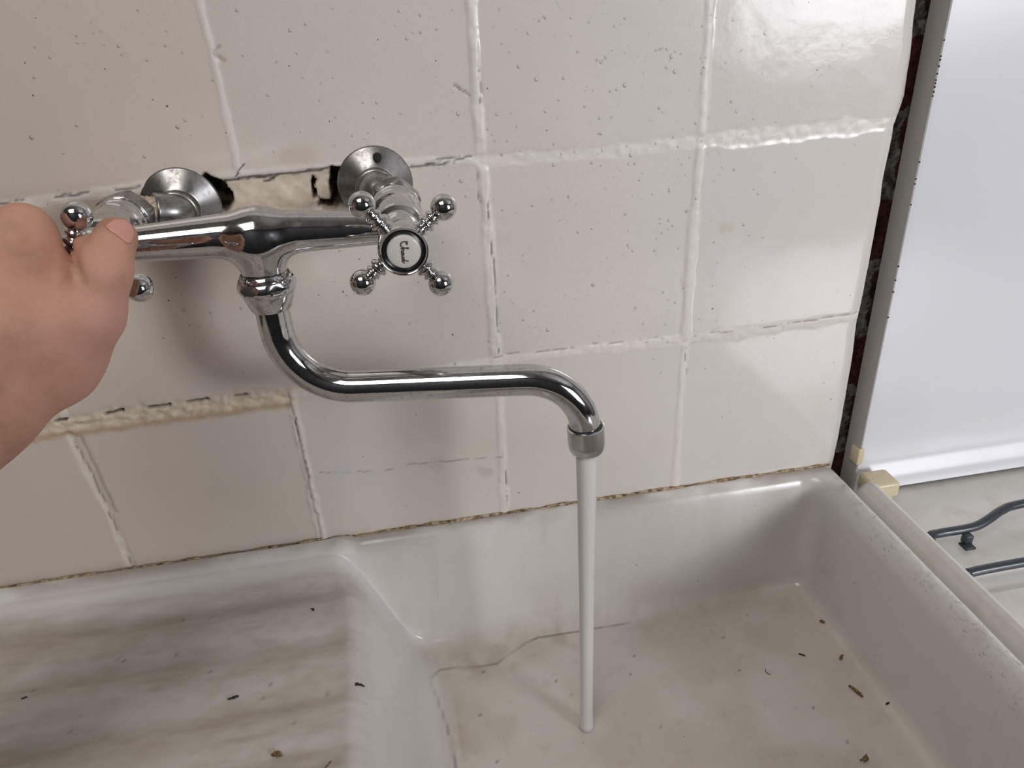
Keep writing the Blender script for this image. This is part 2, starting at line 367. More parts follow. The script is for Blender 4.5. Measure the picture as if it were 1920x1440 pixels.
# (polyline, half width, ridge height, roughness, colour)
white = np.array(srgb(224, 218, 210)); cream = np.array(srgb(214, 201, 180)); tan = np.array(srgb(176, 152, 118)); blackish = np.array(srgb(34, 28, 24))
lines = [(V1, .0020, .0005, .0001, white), (V2, .0030, .0009, .0005, white), (V3, .0026, .0007, .0003, white), (V4, .0026, -.0011, .0006, white),
         (V5, .0034, .0006, .0006, white), (H1L, .0030, .0003, .0005, white*.98), (H1R, .0042, -.0003, .0004, white*.97), (H2L, .0060, -.0006, .0011, cream),
         (H2M, .0034, .0003, .0005, white), (H2R, .0040, .0002, .0004, white), (H0, .003, .0003, .0004, white), (VL, .0025, .0004, .0003, white), (VLL, .0025, .0004, .0003, white)]
base = np.array(srgb(217, 212, 208))
C = np.broadcast_to(base, X.shape+(3,)).copy()
mott = noise2(X, Z, .09, 3, 5); C *= (1+.03*mott)[..., None]
leftshade = np.clip((.16-X)/.42, 0, 1)[..., None]; C = C*(1-leftshade)+np.array(srgb(206, 196, 183))*(1+.03*mott)[..., None]*leftshade   # warmer, dimmer light at the left painted into the tile colour
C[..., 2] *= 1+.02*noise2(X, Z, .15, 9, 3)
H = np.zeros(X.shape)            # outwards (towards the room)
dmin = np.full(X.shape, FAR); gloss = np.full(X.shape, .155)
rgh = noise2(X, Z, .0045, 21, 4)
# every tile is slightly tilted
def side(P, X, Z):
    P = sorted(P, key=lambda p: p[1]); return X > np.interp(Z, [p[1] for p in P], [p[0] for p in P])
hz = lambda P: np.interp(X, [p[0] for p in sorted(P)], [p[1] for p in sorted(P)])
row = np.zeros(X.shape, int); h1 = hz(H1L+H1R[1:]); h2 = hz(H2L+H2M[1:]+H2R[1:]); h0 = hz(H0)
row = (Z < h0).astype(int)+(Z < h1)+(Z < h2)
V1x = V1+[(-.155, -.155)]
up = row < 3
colm = np.where(up, side(V1x, X, Z).astype(int), side(V5, X, Z).astype(int))+side(V2, X, Z)+side(V3, X, Z)+np.where(up, side(VL, X, Z), side(V4, X, Z)).astype(int)+side(VLL, X, Z)
tid = row*16+colm; rs = np.random.RandomState(4)
for k in np.unique(tid):
    m = tid == k; cx, cz = X[m].mean(), Z[m].mean(); a, b, c = rs.randn(3)*np.array([.0010, .0008, .00015])
    H[m] += (a*(X[m]-cx)+b*(Z[m]-cz)+c); C[m] *= 1+.012*rs.randn()+.002*rs.randn(3)
for P, w, rh, rr, cc in lines:
    D, A = segdist(Xj, Zj, P); dmin = np.minimum(dmin, D/w)
    wv = w*(1+.35*noise2(A, A*0, .02, 31, 3)); g = 1-ss(wv*.6, wv*1.5, D)
    H = H*(1-.8*g)+g*(rh+rr*rgh*.9)+.8*g*0
    C = C*(1-g[..., None]*.75)+cc*g[..., None]*.75; gloss = gloss*(1-g)+g*.48
# pillowed shoulders next to the joints
H -= .0005*np.exp(-((dmin-2.0)/.9)**2)
# lower left row is set back under a ledge of filler
led = (1-ss(-.004, .005, Z-h2))*(1-side(V5, X, Z)); H -= .0016*led
dl = Z-h2
band = (1-side(V5, X, Z))*ss(-.0125, -.008, dl)*(1-ss(.001, .004, dl)); C = C*(1-.8*band[..., None])+(cream*(1+.12*rgh[..., None]))*.8*band[..., None]; gloss += .3*band
bl = (1-side(V5, X, Z))*np.exp(-((dl+.0090+.0012*rgh)/.0026)**2); C = C*(1-.8*bl[..., None])+tan*.8*bl[..., None]
H += .0010*band*noise2(X*.4, Z, .004, 77, 4)
# rough filler between the two rosettes, below the upper joint
fz = polymask(X, Z, wp((395, 342), (440, 334), (625, 318), (632, 392), (420, 398)))
g = 1-ss(-.002, .002, fz); H += g*(-.0014+.0011*noise2(X, Z, .008, 41, 5)); C = C*(1-g[..., None]*.75)+(cream*1.03*(1+.10*noise2(X, Z, .005, 42, 4)[..., None]))*g[..., None]*.75; gloss += .35*g
# dark cavities beside the rosettes
cav = np.full(X.shape, 9.0)
for P in (wp((385, 325), (402, 334), (418, 340), (424, 352), (432, 362), (436, 376), (434, 392), (395, 400), (350, 380)),
          wp((620, 315), (645, 313), (650, 392), (626, 390), (598, 386), (598, 374), (620, 376)),
          wp((584, 332), (590, 340), (588, 352), (596, 372), (588, 372), (582, 352))):
    cav = np.minimum(cav, polymask(X, Z, P))
cav += .0012*noise2(X, Z, .006, 43, 4)
g = 1-ss(-.0006, .0006, cav); H -= .017*g; C = C*(1-g[..., None])+blackish*.5*g[..., None]; gloss = gloss*(1-g)+.8*g  # cavities set back and coloured near black
g = (1-ss(0, .0022, cav))*ss(-.2, .6, noise2(X, Z, .004, 44, 3)); C = C*(1-.5*g[..., None])+tan*.6*.5*g[..., None]
# cracks, dirt lines and faint dark lines
def crack(pts, w, thr, seed, depth=.0007, col=blackish, k=.9, wob=.0008):
    global H, C, gloss
    P = wp(*pts); xs_ = [p[0] for p in P]; zs_ = [p[1] for p in P]
    m = (X > min(xs_)-.01) & (X < max(xs_)+.01) & (Z > min(zs_)-.01) & (Z < max(zs_)+.01)
    D, A = segdist(X[m]+wob*noise2(X[m], Z[m], .007, seed, 3), Z[m]+wob*noise2(X[m], Z[m], .007, seed+1, 3), P)
    on = ss(thr-.12, thr+.12, noise2(A, A*0+seed, .012, seed, 4))
    g = (1-ss(w*.5, w*1.3, D))*on; H[m] -= depth*g; gloss[m] += .3*g
    C[m] = C[m]*(1-k*g[:, None])+np.array(col)*k*g[:, None]
crack([(0, 382), (130, 365), (262, 349)], .0007, .05, 51, k=.75)
crack([(395, 350), (430, 336), (470, 331), (540, 327), (622, 313)], .0009, -.35, 53)
crack([(445, 332), (448, 315), (455, 308)], .0005, -.6, 54)
crack([(478, 340), (512, 336)], .0009, -.2, 52)
crack([(770, 303), (815, 298), (900, 291)], .0007, .0, 55, k=.7); crack([(770, 312), (830, 306), (850, 303)], .0009, -.5, 56, k=.8)
crack([(912, 330), (925, 500), (937, 680)], .0006, -.25, 57, k=.7); crack([(897, 130), (906, 240), (912, 300)], .0005, .0, 58, k=.6)
crack([(897, 305), (893, 350), (899, 385)], .0005, .0, 59, k=.6)
crack([(1284, 652), (1286, 700)], .0005, -.4, 60, k=.6); crack([(948, 880), (950, 950)], .0006, -.3, 61, k=.7)
brown = np.array(srgb(120, 100, 78))
crack([(1300, 629), (1400, 617), (1520, 599), (1612, 585)], .0005, -.3, 62, col=brown, k=.7)
crack([(916, 668), (1000, 660), (1120, 645), (1280, 630)], .0005, .0, 63, col=brown, k=.6)
crack([(600, 884), (700, 884), (780, 868), (900, 858), (940, 856)], .0006, -.25, 64, col=brown, k=.55, depth=.0002)  # faint brown line across the tile below the spout
crack([(135, 820), (165, 880), (205, 965), (250, 1070)], .0006, -.3, 65, col=brown*.6, k=.6); crack([(150, 820), (185, 890), (215, 960)], .0012, -.8, 66, col=brown*.8, k=.35)
crack([(410, 85), (402, 100), (420, 115)], .0009, -.8, 67, col=brown, k=.45); crack([(850, 160), (880, 178)], .0006, -.8, 68, col=brown*.7, k=.7)
crack([(548, 760), (570, 850), (590, 930)], .0005, .1, 69, col=brown*.5, k=.6)
for a, b in (((198, 776), (229, 770)), ((278, 764), (312, 761)), ((350, 754), (388, 748)), ((440, 742), (452, 741)), ((316, 760), (318, 759)), ((458, 740), (463, 740)), ((105, 790), (125, 784))):
    crack([a, b], .0011, -2, 70, depth=.004, wob=.0003)
# specks of dirt, yellow and grey blotches
for k in range(45):
    px, py = rs.uniform(0, 1600), rs.uniform(0, 1000); cx, cz = wp((px, py))[0]; r = rs.choice([.0002, .0004, .0007], p=[.6, .33, .07])
    i0 = int((cz-zs[0])/h); j0 = int((cx-x0)/(.917/nx)); sl = (slice(max(i0-8, 0), i0+8), slice(max(j0-8, 0), j0+8))
    if X[sl].size == 0: continue
    D = np.hypot(X[sl]-cx, (Z[sl]-cz)*rs.uniform(.8, 1.3)); g = .35*(1-ss(r*.5, r*1.8, D)); C[sl] = C[sl]*(1-g[..., None])+brown*.6*g[..., None]
for px, py, r, cc, k in ((640, 885, .010, srgb(194, 200, 208), .6), (600, 893, .006, srgb(194, 200, 208), .5), (690, 890, .008, srgb(198, 202, 206), .4), (910, 880, .006, brown, .18), (820, 870, .010, brown, .14),
                         (1360, 425, .004, cream*.9, .5), (900, 840, .012, cream, .3), (1230, 830, .010, cream, .25), (560, 300, .012, tan, .18)):
    cx, cz = wp((px, py))[0]; D = np.hypot((X-cx)*.7, Z-cz)+.004*noise2(X, Z, .01, 81, 3); g = k*(1-ss(r*.3, r, D)); C = C*(1-g[..., None])+np.array(cc)*g[..., None]
# brown tide along the foot of the tiles
foot = (1-ss(.0, .006, Z-(ZT-.002)))*.5*ss(-.5, .6, noise2(X, Z*.5, .02, 91, 4)); C = C*(1-foot[..., None])+tan*.8*foot[..., None]
H += .00012*noise2(X, Z, .03, 95, 4)+.00018*noise2(X, Z, .08, 96, 2)
# rounded right edge that returns to the brick
ed = XE[:, None]-X; H -= .0035*(1-ss(0, .012, ed))**2
Y = -H-.001
extra = [(.0006, .0015), (.0012, .004), (.0014, .008), (.0012, .014), (.001, .0235)]
Xe = np.concatenate([X]+[(XE+a)[:, None] for a, b in extra], 1); Ye = np.concatenate([Y]+[(Y[:, -1]+b)[:, None] for a, b in extra], 1)
Ze = np.repeat(zs[:, None], Xe.shape[1], 1); Ce = np.concatenate([C]+[C[:, -1:]*.9 for _ in extra], 1); Ge = np.concatenate([gloss]+[gloss[:, -1:]+.3 for _ in extra], 1)
V = np.stack([Xe, Ye, Ze], -1).reshape(-1, 3); me = npmesh('tile_facing', V, gridquads(*Xe.shape))
setcol(me, 'tint', Ce.reshape(-1, 3)); setf(me, 'gloss', np.clip(Ge, .05, .9)); tf = link('tile_facing', me, M_tile, wall)
# plain continuation of the facing outside the picture
MB().box((XL, -.001, FZ), (-.62, .022, CZ)).box((-.62, -.001, .2587), (.29, .022, CZ)).build('plaster_facing', mat('facing_paint', base, .35), wall, smooth=False)
# joint between the tiles and the sink
xs = np.arange(-.62, .296, .002); rsd = np.random.RandomState(8)
pts = [(x, -.0015, ZT+.0005+.0006*float(noise2(np.array(x), np.array(0.), .015, 7))) for x in xs]
rad = [.0013+.0008*float(noise2(np.array(x), np.array(3.), .01, 9)) for x in xs]
tag(MB().tube(pts, rad, 10).build('trim_1', M_seal), kind='structure')

# ------------------------------------------------------------------ sink
def dense(a, b, zones, coarse, fine):
    out = [a]
    while out[-1] < b:
        x = out[-1]; s = fine if any(l <= x <= r for l, r in zones) else coarse; out.append(min(x+s, b))
    return np.array(out)
SX1 = .2935
gx = dense(-.70, SX1, [(.258, .30)], .0022, .0006); gy = dense(-.50, -.0005, [(-.034, 0)], .0022, .0006)
GX, GY = np.meshgrid(gx, gy)
def prof(d, Hd, rh=.0125, rv=.022, w=.0022, r2=.017):
    o = np.zeros(d.shape); m = d > 0
    t = np.clip(d/rh, 0, 1); lip = rv*(1-np.sqrt(np.maximum(1-t*t, 0)))
    wl = rv+(Hd-rv-r2)*np.clip((d-rh)/w, 0, 1)
    u = np.clip((d-rh-w)/r2, 0, 1); fil = Hd-r2+r2*np.sqrt(np.maximum(1-(1-u)**2, 0))
    return np.where(d <= 0, 0, np.where(d < rh, lip, np.where(d < rh+w, wl, fil)))
HD = .120
# inner outline: rounded rectangle
bx0, bx1, by0, by1, RC = -.66, .2895, -.455, -.0035, .030
qx = np.abs(GX-(bx0+bx1)/2)-(bx1-bx0)/2+RC; qy = np.abs(GY-(by0+by1)/2)-(by1-by0)/2+RC
sd = np.hypot(np.maximum(qx, 0), np.maximum(qy, 0))+np.minimum(np.maximum(qx, qy), 0)-RC; d = -sd
full = prof(d, HD)
grv = .5+.5*np.cos(2*math.pi*(GY+.070+.0015*noise2(GX, GY*0, .12, 3, 2))/.048)
fade = (1-ss(-.150, -.126, GX+.004*np.cos(2*math.pi*(GY+.07)/.048)))*(1-ss(-.040, -.028, GY))
ridge = .0032*fade*(1-grv)**1.7+.0004*noise2(GX*.4, GY, .03, 13, 3)*fade
slope = .003*ss(-.60, -.12, GX)
rampS = ss(-.131, -.062, GX+.010*np.exp(-((GY+.02)/.03)**2)); cap = (.0095+ridge+slope)*ss(-.002, .042, -GY)*(1-rampS)+rampS*HD
k = .010+.016*ss(-.150, -.120, GX)*(1-ss(-.06, -.03, GX)); dp = smin(full, cap, k); dp = np.where(d <= 0, 0, dp)
dp = np.where(full > cap+.03, np.minimum(dp, cap), dp)
floorw = ss(HD-.03, HD-.004, dp); dp = dp+floorw*(.0006*noise2(GX, GY, .06, 17, 3))
# outer rounded edge on the right
qx = np.abs(GX-(-1+SX1)/2)-(SX1+1)/2+.020; qy = np.abs(GY-(-.6+.02)/2)-.31+.001
ro = SX1-GX; out_ = .0035*(1-np.sqrt(np.maximum(1-np.clip(1-ro/.004, 0, 1)**2, 0)))
crn = np.hypot(np.maximum(GX-(SX1-.016), 0), np.maximum(GY+.016, 0)); out_ = out_+ .02*ss(.0165, .0195, crn)*(GX > SX1-.016)*(GY > -.016)
ZZ = ZT-dp-out_+.0004*noise2(GX, GY, .03, 19, 3)*(dp < .02)
# colours: glaze, grime, scale marks, darker grooves
Cs = np.broadcast_to(np.array(srgb(211, 208, 205)), GX.shape+(3,)).copy(); gl = np.full(GX.shape, .20)
grime = np.array(srgb(146, 132, 114))
def stain(mask, col, k):
    global Cs
    g = np.clip(mask*k, 0, 1)[..., None]; Cs = Cs*(1-g)+np.array(col)*g
dm = (1-ss(-.135, -.110, GX))*(1-ss(-.035, -.020, GY))
stain(dm, grime, .34); stain(dm*ss(-.3, .9, noise2(GX*.15, GY, .010, 23, 5)), grime*.85, .22); stain(dm*ss(.1, .9, noise2(GX*.5, GY, .025, 24, 5)), grime*.75, .20)
stain(dm*ss(-.3, .8, noise2(GX*.5, GY, .004, 38, 3)), grime*.9, .16); stain(dm*ss(.2, .9, noise2(GX*.12, GY, .006, 39, 4)), grime*.7, .22)
stain(dm*ss(.5, 1., 1-grv)*ss(-.5, .5, noise2(GX*.3, GY, .03, 25, 3)), grime*.62, .22); gl += .22*dm; gl += .28*(1-ss(-.15, -.11, GX))*(1-dm)  # darker tone along the grooves, broken up by noise
stain((1-ss(.004, .022, -GY))*ss(-.8, .4, noise2(GX, GY*2, .05, 26, 5)), grime*.75, .60)
stain((1-ss(0, .012, d))*ss(-.1, .9, noise2(GX, GY, .02, 27, 5)), grime, .35)
flo = ss(HD-.02, HD-.004, dp)
stain(flo, np.array(srgb(186, 176, 162)), .45); stain(flo*ss(-.2, .8, noise2(GX, GY, .07, 28, 5)), grime, .30); stain(flo*ss(.55, .95, noise2(GX, GY, .009, 29, 4)), grime*.8, .12)
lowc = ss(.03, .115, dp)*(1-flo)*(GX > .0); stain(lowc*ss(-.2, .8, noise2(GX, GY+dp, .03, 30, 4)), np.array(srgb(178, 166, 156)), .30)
FL = ZT-HD
def fp(*pts): return [tuple(at(x, y, 2, FL)[:2]) for x, y in pts]
ring = fp((868, 1500), (850, 1420), (832, 1350), (808, 1300), (826, 1268), (870, 1262), (930, 1250), (985, 1210), (1010, 1200), (1090, 1188), (1180, 1172))
Dr, Ar = segdist(GX+.001*noise2(GX, GY, .01, 33, 3), GY, ring); stain((1-ss(.0004, .0017, Dr))*flo*ss(-1.2, .2, noise2(Ar, Ar*0, .02, 34, 3)), grime*.45, .60)
stain((1-ss(.002, .03, Dr))*flo*ss(-.3, .6, noise2(GX, GY, .018, 35, 5))*(GX > -.06), grime*.85, .35)
# inner face marks
stain((dp > .012)*(dp < .10)*ss(.55, .9, noise2(GX, GY+dp*.8, .010, 36, 3)), grime, .08)
# fine black specks
for k in range(150):
    px, py = rs.uniform(0, 1900), rs.uniform(1000, 1440)
    on = px < 690; q = at(px, py, 2, ZT-.012 if on else FL); r = rs.choice([.0003, .0005, .0009], p=[.6, .32, .08])
    if not (-.6 < q[0] < .25 and -.45 < q[1] < -.04) or -.135 < q[0] < -.05: continue
    j0 = np.searchsorted(gx, q[0]); i0 = np.searchsorted(gy, q[1]); sl = (slice(max(i0-6, 0), i0+6), slice(max(j0-6, 0), j0+6))
    D = np.hypot(GX[sl]-q[0], GY[sl]-q[1]); g = .6*(1-ss(r*.6, r*2.2, D))[..., None]; Cs[sl] = Cs[sl]*(1-g)+np.array(srgb(60, 50, 40))*g
gl = gl+.10*flo*0
# skirt down the outer sides
nr, nc = GX.shape; V = np.stack([GX, GY, ZZ], -1).reshape(-1, 3); Q = list(map(tuple, gridquads(nr, nc)))
per = [i for i in range(nc)]+[r_*nc+nc-1 for r_ in range(1, nr)]+[(nr-1)*nc+i for i in range(nc-2, -1, -1)]+[r_*nc for r_ in range(nr-2, 0, -1)]
low = V[per].copy(); low[:, 2] = ZT-.17; b0 = len(V); V = np.concatenate([V, low]); n = len(per)
sk = [(per[i], b0+i, b0+(i+1) % n, per[(i+1) % n]) for i in range(n)]
me = npmesh('sink', V, np.array(Q+sk)); cc_ = np.concatenate([Cs.reshape(-1, 3), np.broadcast_to(base, (n, 3))]); setcol(me, 'tint', cc_); setf(me, 'gloss', np.concatenate([gl.ravel(), np.full(n, .3)]))
sink = link('sink', me, M_sink)
tag(sink, 'white fireclay sink with ridged drainboard and deep basin against the tiled wall', 'sink')
def floorz(x, y):
    j0 = min(max(np.searchsorted(gx, x), 1), len(gx)-1); i0 = min(max(np.searchsorted(gy, y), 1), len(gy)-1); return float(ZZ[i0, j0])

# ------------------------------------------------------------------ tap
tap = empty('mixer_tap', (0, 0, 0))
tag(tap, 'chrome wall mixer tap with two cross handles and S-shaped spout over the sink', 'tap')
AXR = np.array([-.0608, 0, -.0155]); AXL = np.array([-.2150, 0, -.0100])
BY = -.087
bc = np.array([-.1372, BY, -.0122]); bl_ = np.array([AXL[0], BY, AXL[2]-.0020]); br_ = np.array([AXR[0], BY, AXR[2]-.0010])
oc = bc+np.array([0, 0, -.0258])
def fbody(p):
    a = sdcap(p, bl_, bc, .0086, .0128); b = sdcap(p, bc, br_, .0128, .0084)
    return smin(smin(a, b, .008), sdcap(p, bc+[0, 0, -.010], oc, .0120, .0116), .013)
me = surfnet(fbody, (-.232, -.115, -.062), (-.042, -.058, .016), .0011, 'tap_body', 5); link('tap_body', me, M_chrome, tap)
def hexnut(mb, o, ax, prof, ap, up=(.3, 0, 1), n=96):
    ax = Vector(ax).normalized(); o = Vector(o); u = Vector(up); u = (u-ax*u.dot(ax)).normalized(); w = ax.cross(u); v = []; f = []
    for t, r_ in prof:
        for k in range(n):
            a = 2*math.pi*k/n; q = (a % (math.pi/3))-math.pi/6; rr_ = min(r_, ap/math.cos(q)); v.append(o+ax*t+(u*math.cos(a)+w*math.sin(a))*rr_)
    for i in range(len(prof)-1):
        for k in range(n): f.append((i*n+k, i*n+(k+1) % n, (i+1)*n+(k+1) % n, (i+1)*n+k))
    m_ = (len(prof)-1)*n; f += [tuple(range(n))[::-1], tuple(m_+k for k in range(n))]; mb.add(v, f)
for A, sgn in ((AXR, 1), (AXL, -1)):
    fl = at(704, 344, 1, 0) if sgn > 0 else at(341, 386, 1, 0)
    o = (fl[0], .001, fl[2]); ax = (0, -1, 0)
    rz = MB().lathe(o, ax, [(0, .0240), (.0014, .0243), (.0022, .0241), (.0028, .0234), (.0085, .0128), (.0094, .0118), (.0094, .0108), (.0, .0104)], 96, cap=False).build('rosette', M_dull if sgn < 0 else M_dull, tap)
    if sgn > 0:
        MB().lathe((fl[0]+.0030, -.0050, fl[2]+.0170), (.08, -1, .48), [(-.002, .0026), (.0026, .0028), (.0028, .0024)], 24).build('screw_hole', M_black, rz)
        tag(rz, 'round wall rosette with a black screw hole')
    # S-union: outlet of the wall, crank and threaded end
    P0 = Vector((fl[0], .002, fl[2])); P1 = Vector((fl[0], -.015, fl[2])); P2 = Vector((A[0], -.026, A[2])); P3 = Vector((A[0], -.044, A[2]))
    up_ = catmull([P0, P1, (P1+P2)/2, P2, P3], 10); nu_ = len(up_)
    MB().tube(up_[:int(nu_*.52)], .0117, 40).build('offset_union', M_dull, tap)
    MB().tube(up_[int(nu_*.46):], [.0092+.0005*(i_ % 2) for i_ in range(nu_-int(nu_*.46))], 40).build('thread', M_brass, tap)
    MB().lathe(P1+Vector((0, .003, 0)), ax, [(0, .0120), (.001, .0130), (.005, .0130), (.006, .0126), (.0062, .0112)], 40).build('union_collar', M_dull, tap)
    # hexagonal union nut
    hx = MB(); hexnut(hx, (A[0], -.0335, A[2]), ax, [(0, .0130), (.0006, .0146), (.0022, .0160), (.0130, .0160), (.0144, .0148), (.0150, .0136)], .0144); hx.build('union_nut', M_dull, tap, angle=28)
    # valve barrel and bonnet
    dy = -.013 if sgn < 0 else 0
    MB().lathe((A[0], 0, A[2]), ax, [(.0478, .0128), (.0486, .0146), (.0560, .0150), (.0575, .0140), (.0590, .0133), (.0700, .0140), (.0800, .0142), (.0900, .0136), (.0935, .0128), (.0940, .0112), (.0985-dy*.5, .0100), (.106-dy, .0088), (.1075-dy, .0060), (.116-dy, .0060)], 64).build('valve_barrel', M_chrome, tap)
    # cross handle
    hc = Vector((A[0], -.124+dy, A[2])); up = (0, 0, 1)
    hd = MB().lathe(hc, ax, [(-.0150, .0086), (-.0140, .0098), (-.0080, .0102), (-.0065, .0110), (-.0050, .0124), (-.002, .0129), (.0040, .0130), (.0085, .0131), (.0105, .0128), (.0113, .0122), (.0112, .0117), (.0100, .0110), (.0085, .0106)], 64).build('cross_handle', M_chrome, tap, angle=60)
    a0 = 38 if sgn > 0 else -19.5
    for q in range(4):
        a = math.radians(a0+90*q); dv = Vector((math.cos(a), 0, math.sin(a)))
        am = MB(); am.lathe(hc, dv, [(.0100, .0056), (.0128, .0046), (.0140, .0036), (.0150, .0034), (.0156, .0046), (.0164, .0052), (.0174, .0052), (.0182, .0044), (.0188, .0034), (.0196, .0033), (.0202, .0042), (.0210, .0046), (.0218, .0040), (.0226, .0032), (.0240, .0034)], 32)
        am.ball(hc+dv*.0288, .0068, 32, 18); am.build('handle_arm', M_chrome, hd)
    MB().lathe(hc+Vector((0, -.0072, 0)), ax, [(0, .0108), (.0010, .0108), (.0016, .0104)], 56).build('dark_ring', M_darkring, hd)
    MB().lathe(hc+Vector((0, -.0076, 0)), ax, [(0, .0086), (.0030, .0086), (.0036, .0083), (.0039, .0076), (.0041, .0040), (.00415, .0005)], 56).build('porcelain_cap', M_porc, hd)
    if sgn > 0:
        strokes = [[(.10, .95), (.02, .62), (.20, .95), (.48, .80), (.52, .35), (.25, .05), (.02, .25), (.08, .60)][::-1][:0] or
                   [(.32, .92), (.16, 1.02), (.02, .80), (.02, .40), (.22, .08), (.50, .05), (.66, .28)],
                   [(.02, 1.12), (.22, .86), (.42, 1.02)],
                   [(.66, .28), (.80, .80), (.86, 1.10), (.76, 1.02), (.80, .45), (.80, .02), (.90, .34), (1.04, .40), (1.06, .05), (1.18, .18)],
                   [(1.42, .38), (1.24, .32), (1.20, .10), (1.34, .02), (1.44, .34), (1.46, .04), (1.58, .12)],
                   [(1.60, .38), (1.60, .08), (1.74, .04), (1.84, .36), (1.86, .04), (1.98, .12)],
                   [(2.22, .36), (2.04, .30), (2.00, .08), (2.14, .02), (2.24, .34), (2.34, .95), (2.27, .50), (2.28, .04), (2.42, .14), (2.52, .30)]]
        tx = MB()
        for st in strokes:
            P = [(A[0]-.0014+v*.0034, hc[1]-.0118, A[2]+.0056-u*.0044) for u, v in st]
            tx.tube(catmull(P, 6), .00030, 6)
        tag(tx.build('lettering', M_ink, hd), 'dark cursive word Chaud running down the cap')
# swivel nut under the body
o = Vector(oc)
sn = MB(); sn.lathe(o+Vector((0, 0, .004)), (0, 0, -1), [(0, .0125), (.0008, .0134), (.0030, .0142)], 48)
hexnut(sn, o+Vector((0, 0, .0012)), (0, 0, -1), [(0, .0136), (.0010, .0150), (.0030, .0160), (.0048, .0165), (.0062, .0163), (.0076, .0156), (.0086, .0149), (.0090, .0146)], .0153, up=(-.1, -1, 0))
sn.lathe(o+Vector((0, 0, -.0076)), (0, 0, -1), [(0, .0145), (.0010, .0144), (.0095, .0116), (.0101, .0110), (.0102, .0095)], 64)
snut = sn.build('swivel_nut', M_chrome, tap, smooth=True, angle=30)
MB().lathe(o+Vector((0, 0, .0052)), (0, 0, -1), [(0, .0121), (.0014, .0121)], 48).build('nut_seal', M_darkring, tap)
# spout
sdir = Vector((.1750, -.0318, 0)).normalized(); SZ = -.1085; r = .0096
b = Vector((bc[0], BY, 0)); pts = [b+Vector((0, 0, z)) for z in (-.044, -.054, -.064)]
Rb = .040; c0 = SZ+Rb
for i in range(1, 17):
    a = math.pi/2*i/16; pts.append(b+sdir*(Rb*(1-math.cos(a)))+Vector((0, 0, c0-Rb*math.sin(a))))
L = .1775; R2 = .036
for t in np.linspace(Rb+.006, L-R2-.004, 8): pts.append(b+sdir*float(t)+Vector((0, 0, SZ)))
for i in range(0, 17):
    a = math.radians(84)*i/16; pts.append(b+sdir*(L-R2+R2*math.sin(a))+Vector((0, 0, SZ-R2*(1-math.cos(a)))))
dend = (pts[-1]-pts[-2]).normalized(); pts.append(pts[-1]+dend*.005)
MB().tube(pts, r, 40).build('spout', M_chrome, tap)
E0 = pts[-1]
ad = (dend*.5+Vector((0, 0, -1))).normalized(); 
ae = MB().lathe(E0-ad*.0035, ad, [(0, .0106), (.0005, .0116), (.0120, .0117), (.0150, .0113), (.0175, .0104), (.0185, .0092), (.0188, .0082), (.0180, .0076), (.012, .0074)], 56).build('aerator', M_brush, tap, angle=50)
MB().lathe(E0-ad*.0042, ad, [(0, .0102), (.0012, .0110)], 48).build('aerator_seal', M_darkring, tap)
AE = E0+ad*.0140
# small worn engraving on the aerator, too faint to read
en = MB(); vdir = Vector(CAM)-AE; vdir.z = 0; vdir.normalize(); a00 = math.atan2(vdir.y, vdir.x)
for i in range(7):
    a = a00-.42+.14*i; rr_ = .01172; zb = (E0+ad*.0088).z
    for (u0, w0, u1, w1) in ([(0, 0, 0, 1), (0, 0, .6, 0), (0, 1, .6, 1)] if i % 2 else [(0, 0, 0, 1), (0, 1, .6, .5), (0, .5, .6, 0)]):
        cx_, cy_ = (E0+ad*.0088).x, (E0+ad*.0088).y
        f_ = lambda u, w: (cx_+rr_*math.cos(a+u*.11), cy_+rr_*math.sin(a+u*.11), zb+.0012*w)
        en.tube([f_(u0, w0), f_(u1, w1)], .00010, 5)
en.build('engraving', mat('faint_engraving', srgb(80, 78, 76), .5), ae)

# ------------------------------------------------------------------ water
hit = at(1107, 1386, 2, FL+.001)
n = 40; W0 = Vector(AE)-ad*.002; W1 = Vector((W0.x-.002, W0.y-.008, FL+.0005))
pts = []; rad = []
for i in range(n+1):
    t = i/n; p = W0.lerp(W1, t); p.x = W0.x+(W1.x-W0.x)*math.sqrt(t); p.y = W0.y+(W1.y-W0.y)*math.sqrt(t)
    pts.append(p); rad.append((.0074-.0028*t**.42+.0012*max(0, t-.9)**2/.01)*(1+.015*math.sin(9*t)+.01*math.sin(23*t)))
ws = MB().tube(pts, rad, 40).build('water_stream', M_stream)
tag(ws, 'milky white column of running water falling from the spout into the basin', 'water')
WH = W1
# thin film of water lying on the basin floor around the stream
th = np.linspace(0, 2*math.pi, 97)[:-1]; pv = [(WH.x, WH.y, 0)]; 
poly = fp((850, 1420), (832, 1350), (812, 1300), (828, 1270), (880, 1262), (940, 1248), (985, 1212), (1060, 1196), (1130, 1184))+[(.115, -.020), (.18, -.016), (.25, -.016), (.277, -.03), (.279, -.12), (.279, -.25), (.27, -.42), (.12, -.44), (-.02, -.43), (-.052, -.30)]
pc = catmull([(x, y, 0) for x, y in poly+poly[:2]], 6)[:len(poly)*6]
cx_, cy_ = np.mean([p.x for p in pc]), np.mean([p.y for p in pc]); V = []; NR = 26
for i in range(NR):
    t = 1-i/NR
    for p in pc:
        x = cx_+(p.x-cx_)*t; y = cy_+(p.y-cy_)*t; dd = math.hypot(x-WH.x, y-WH.y)
        z = FL+.0009-(.0012 if i == 0 else .0003 if i == 1 else 0)+.0003*math.exp(-dd/.02)*math.sin(dd*900); V.append((x, y, z))
m = len(pc); Fq = [(i*m+k, i*m+(k+1) % m, (i+1)*m+(k+1) % m, (i+1)*m+k) for i in range(NR-1) for k in range(m)]
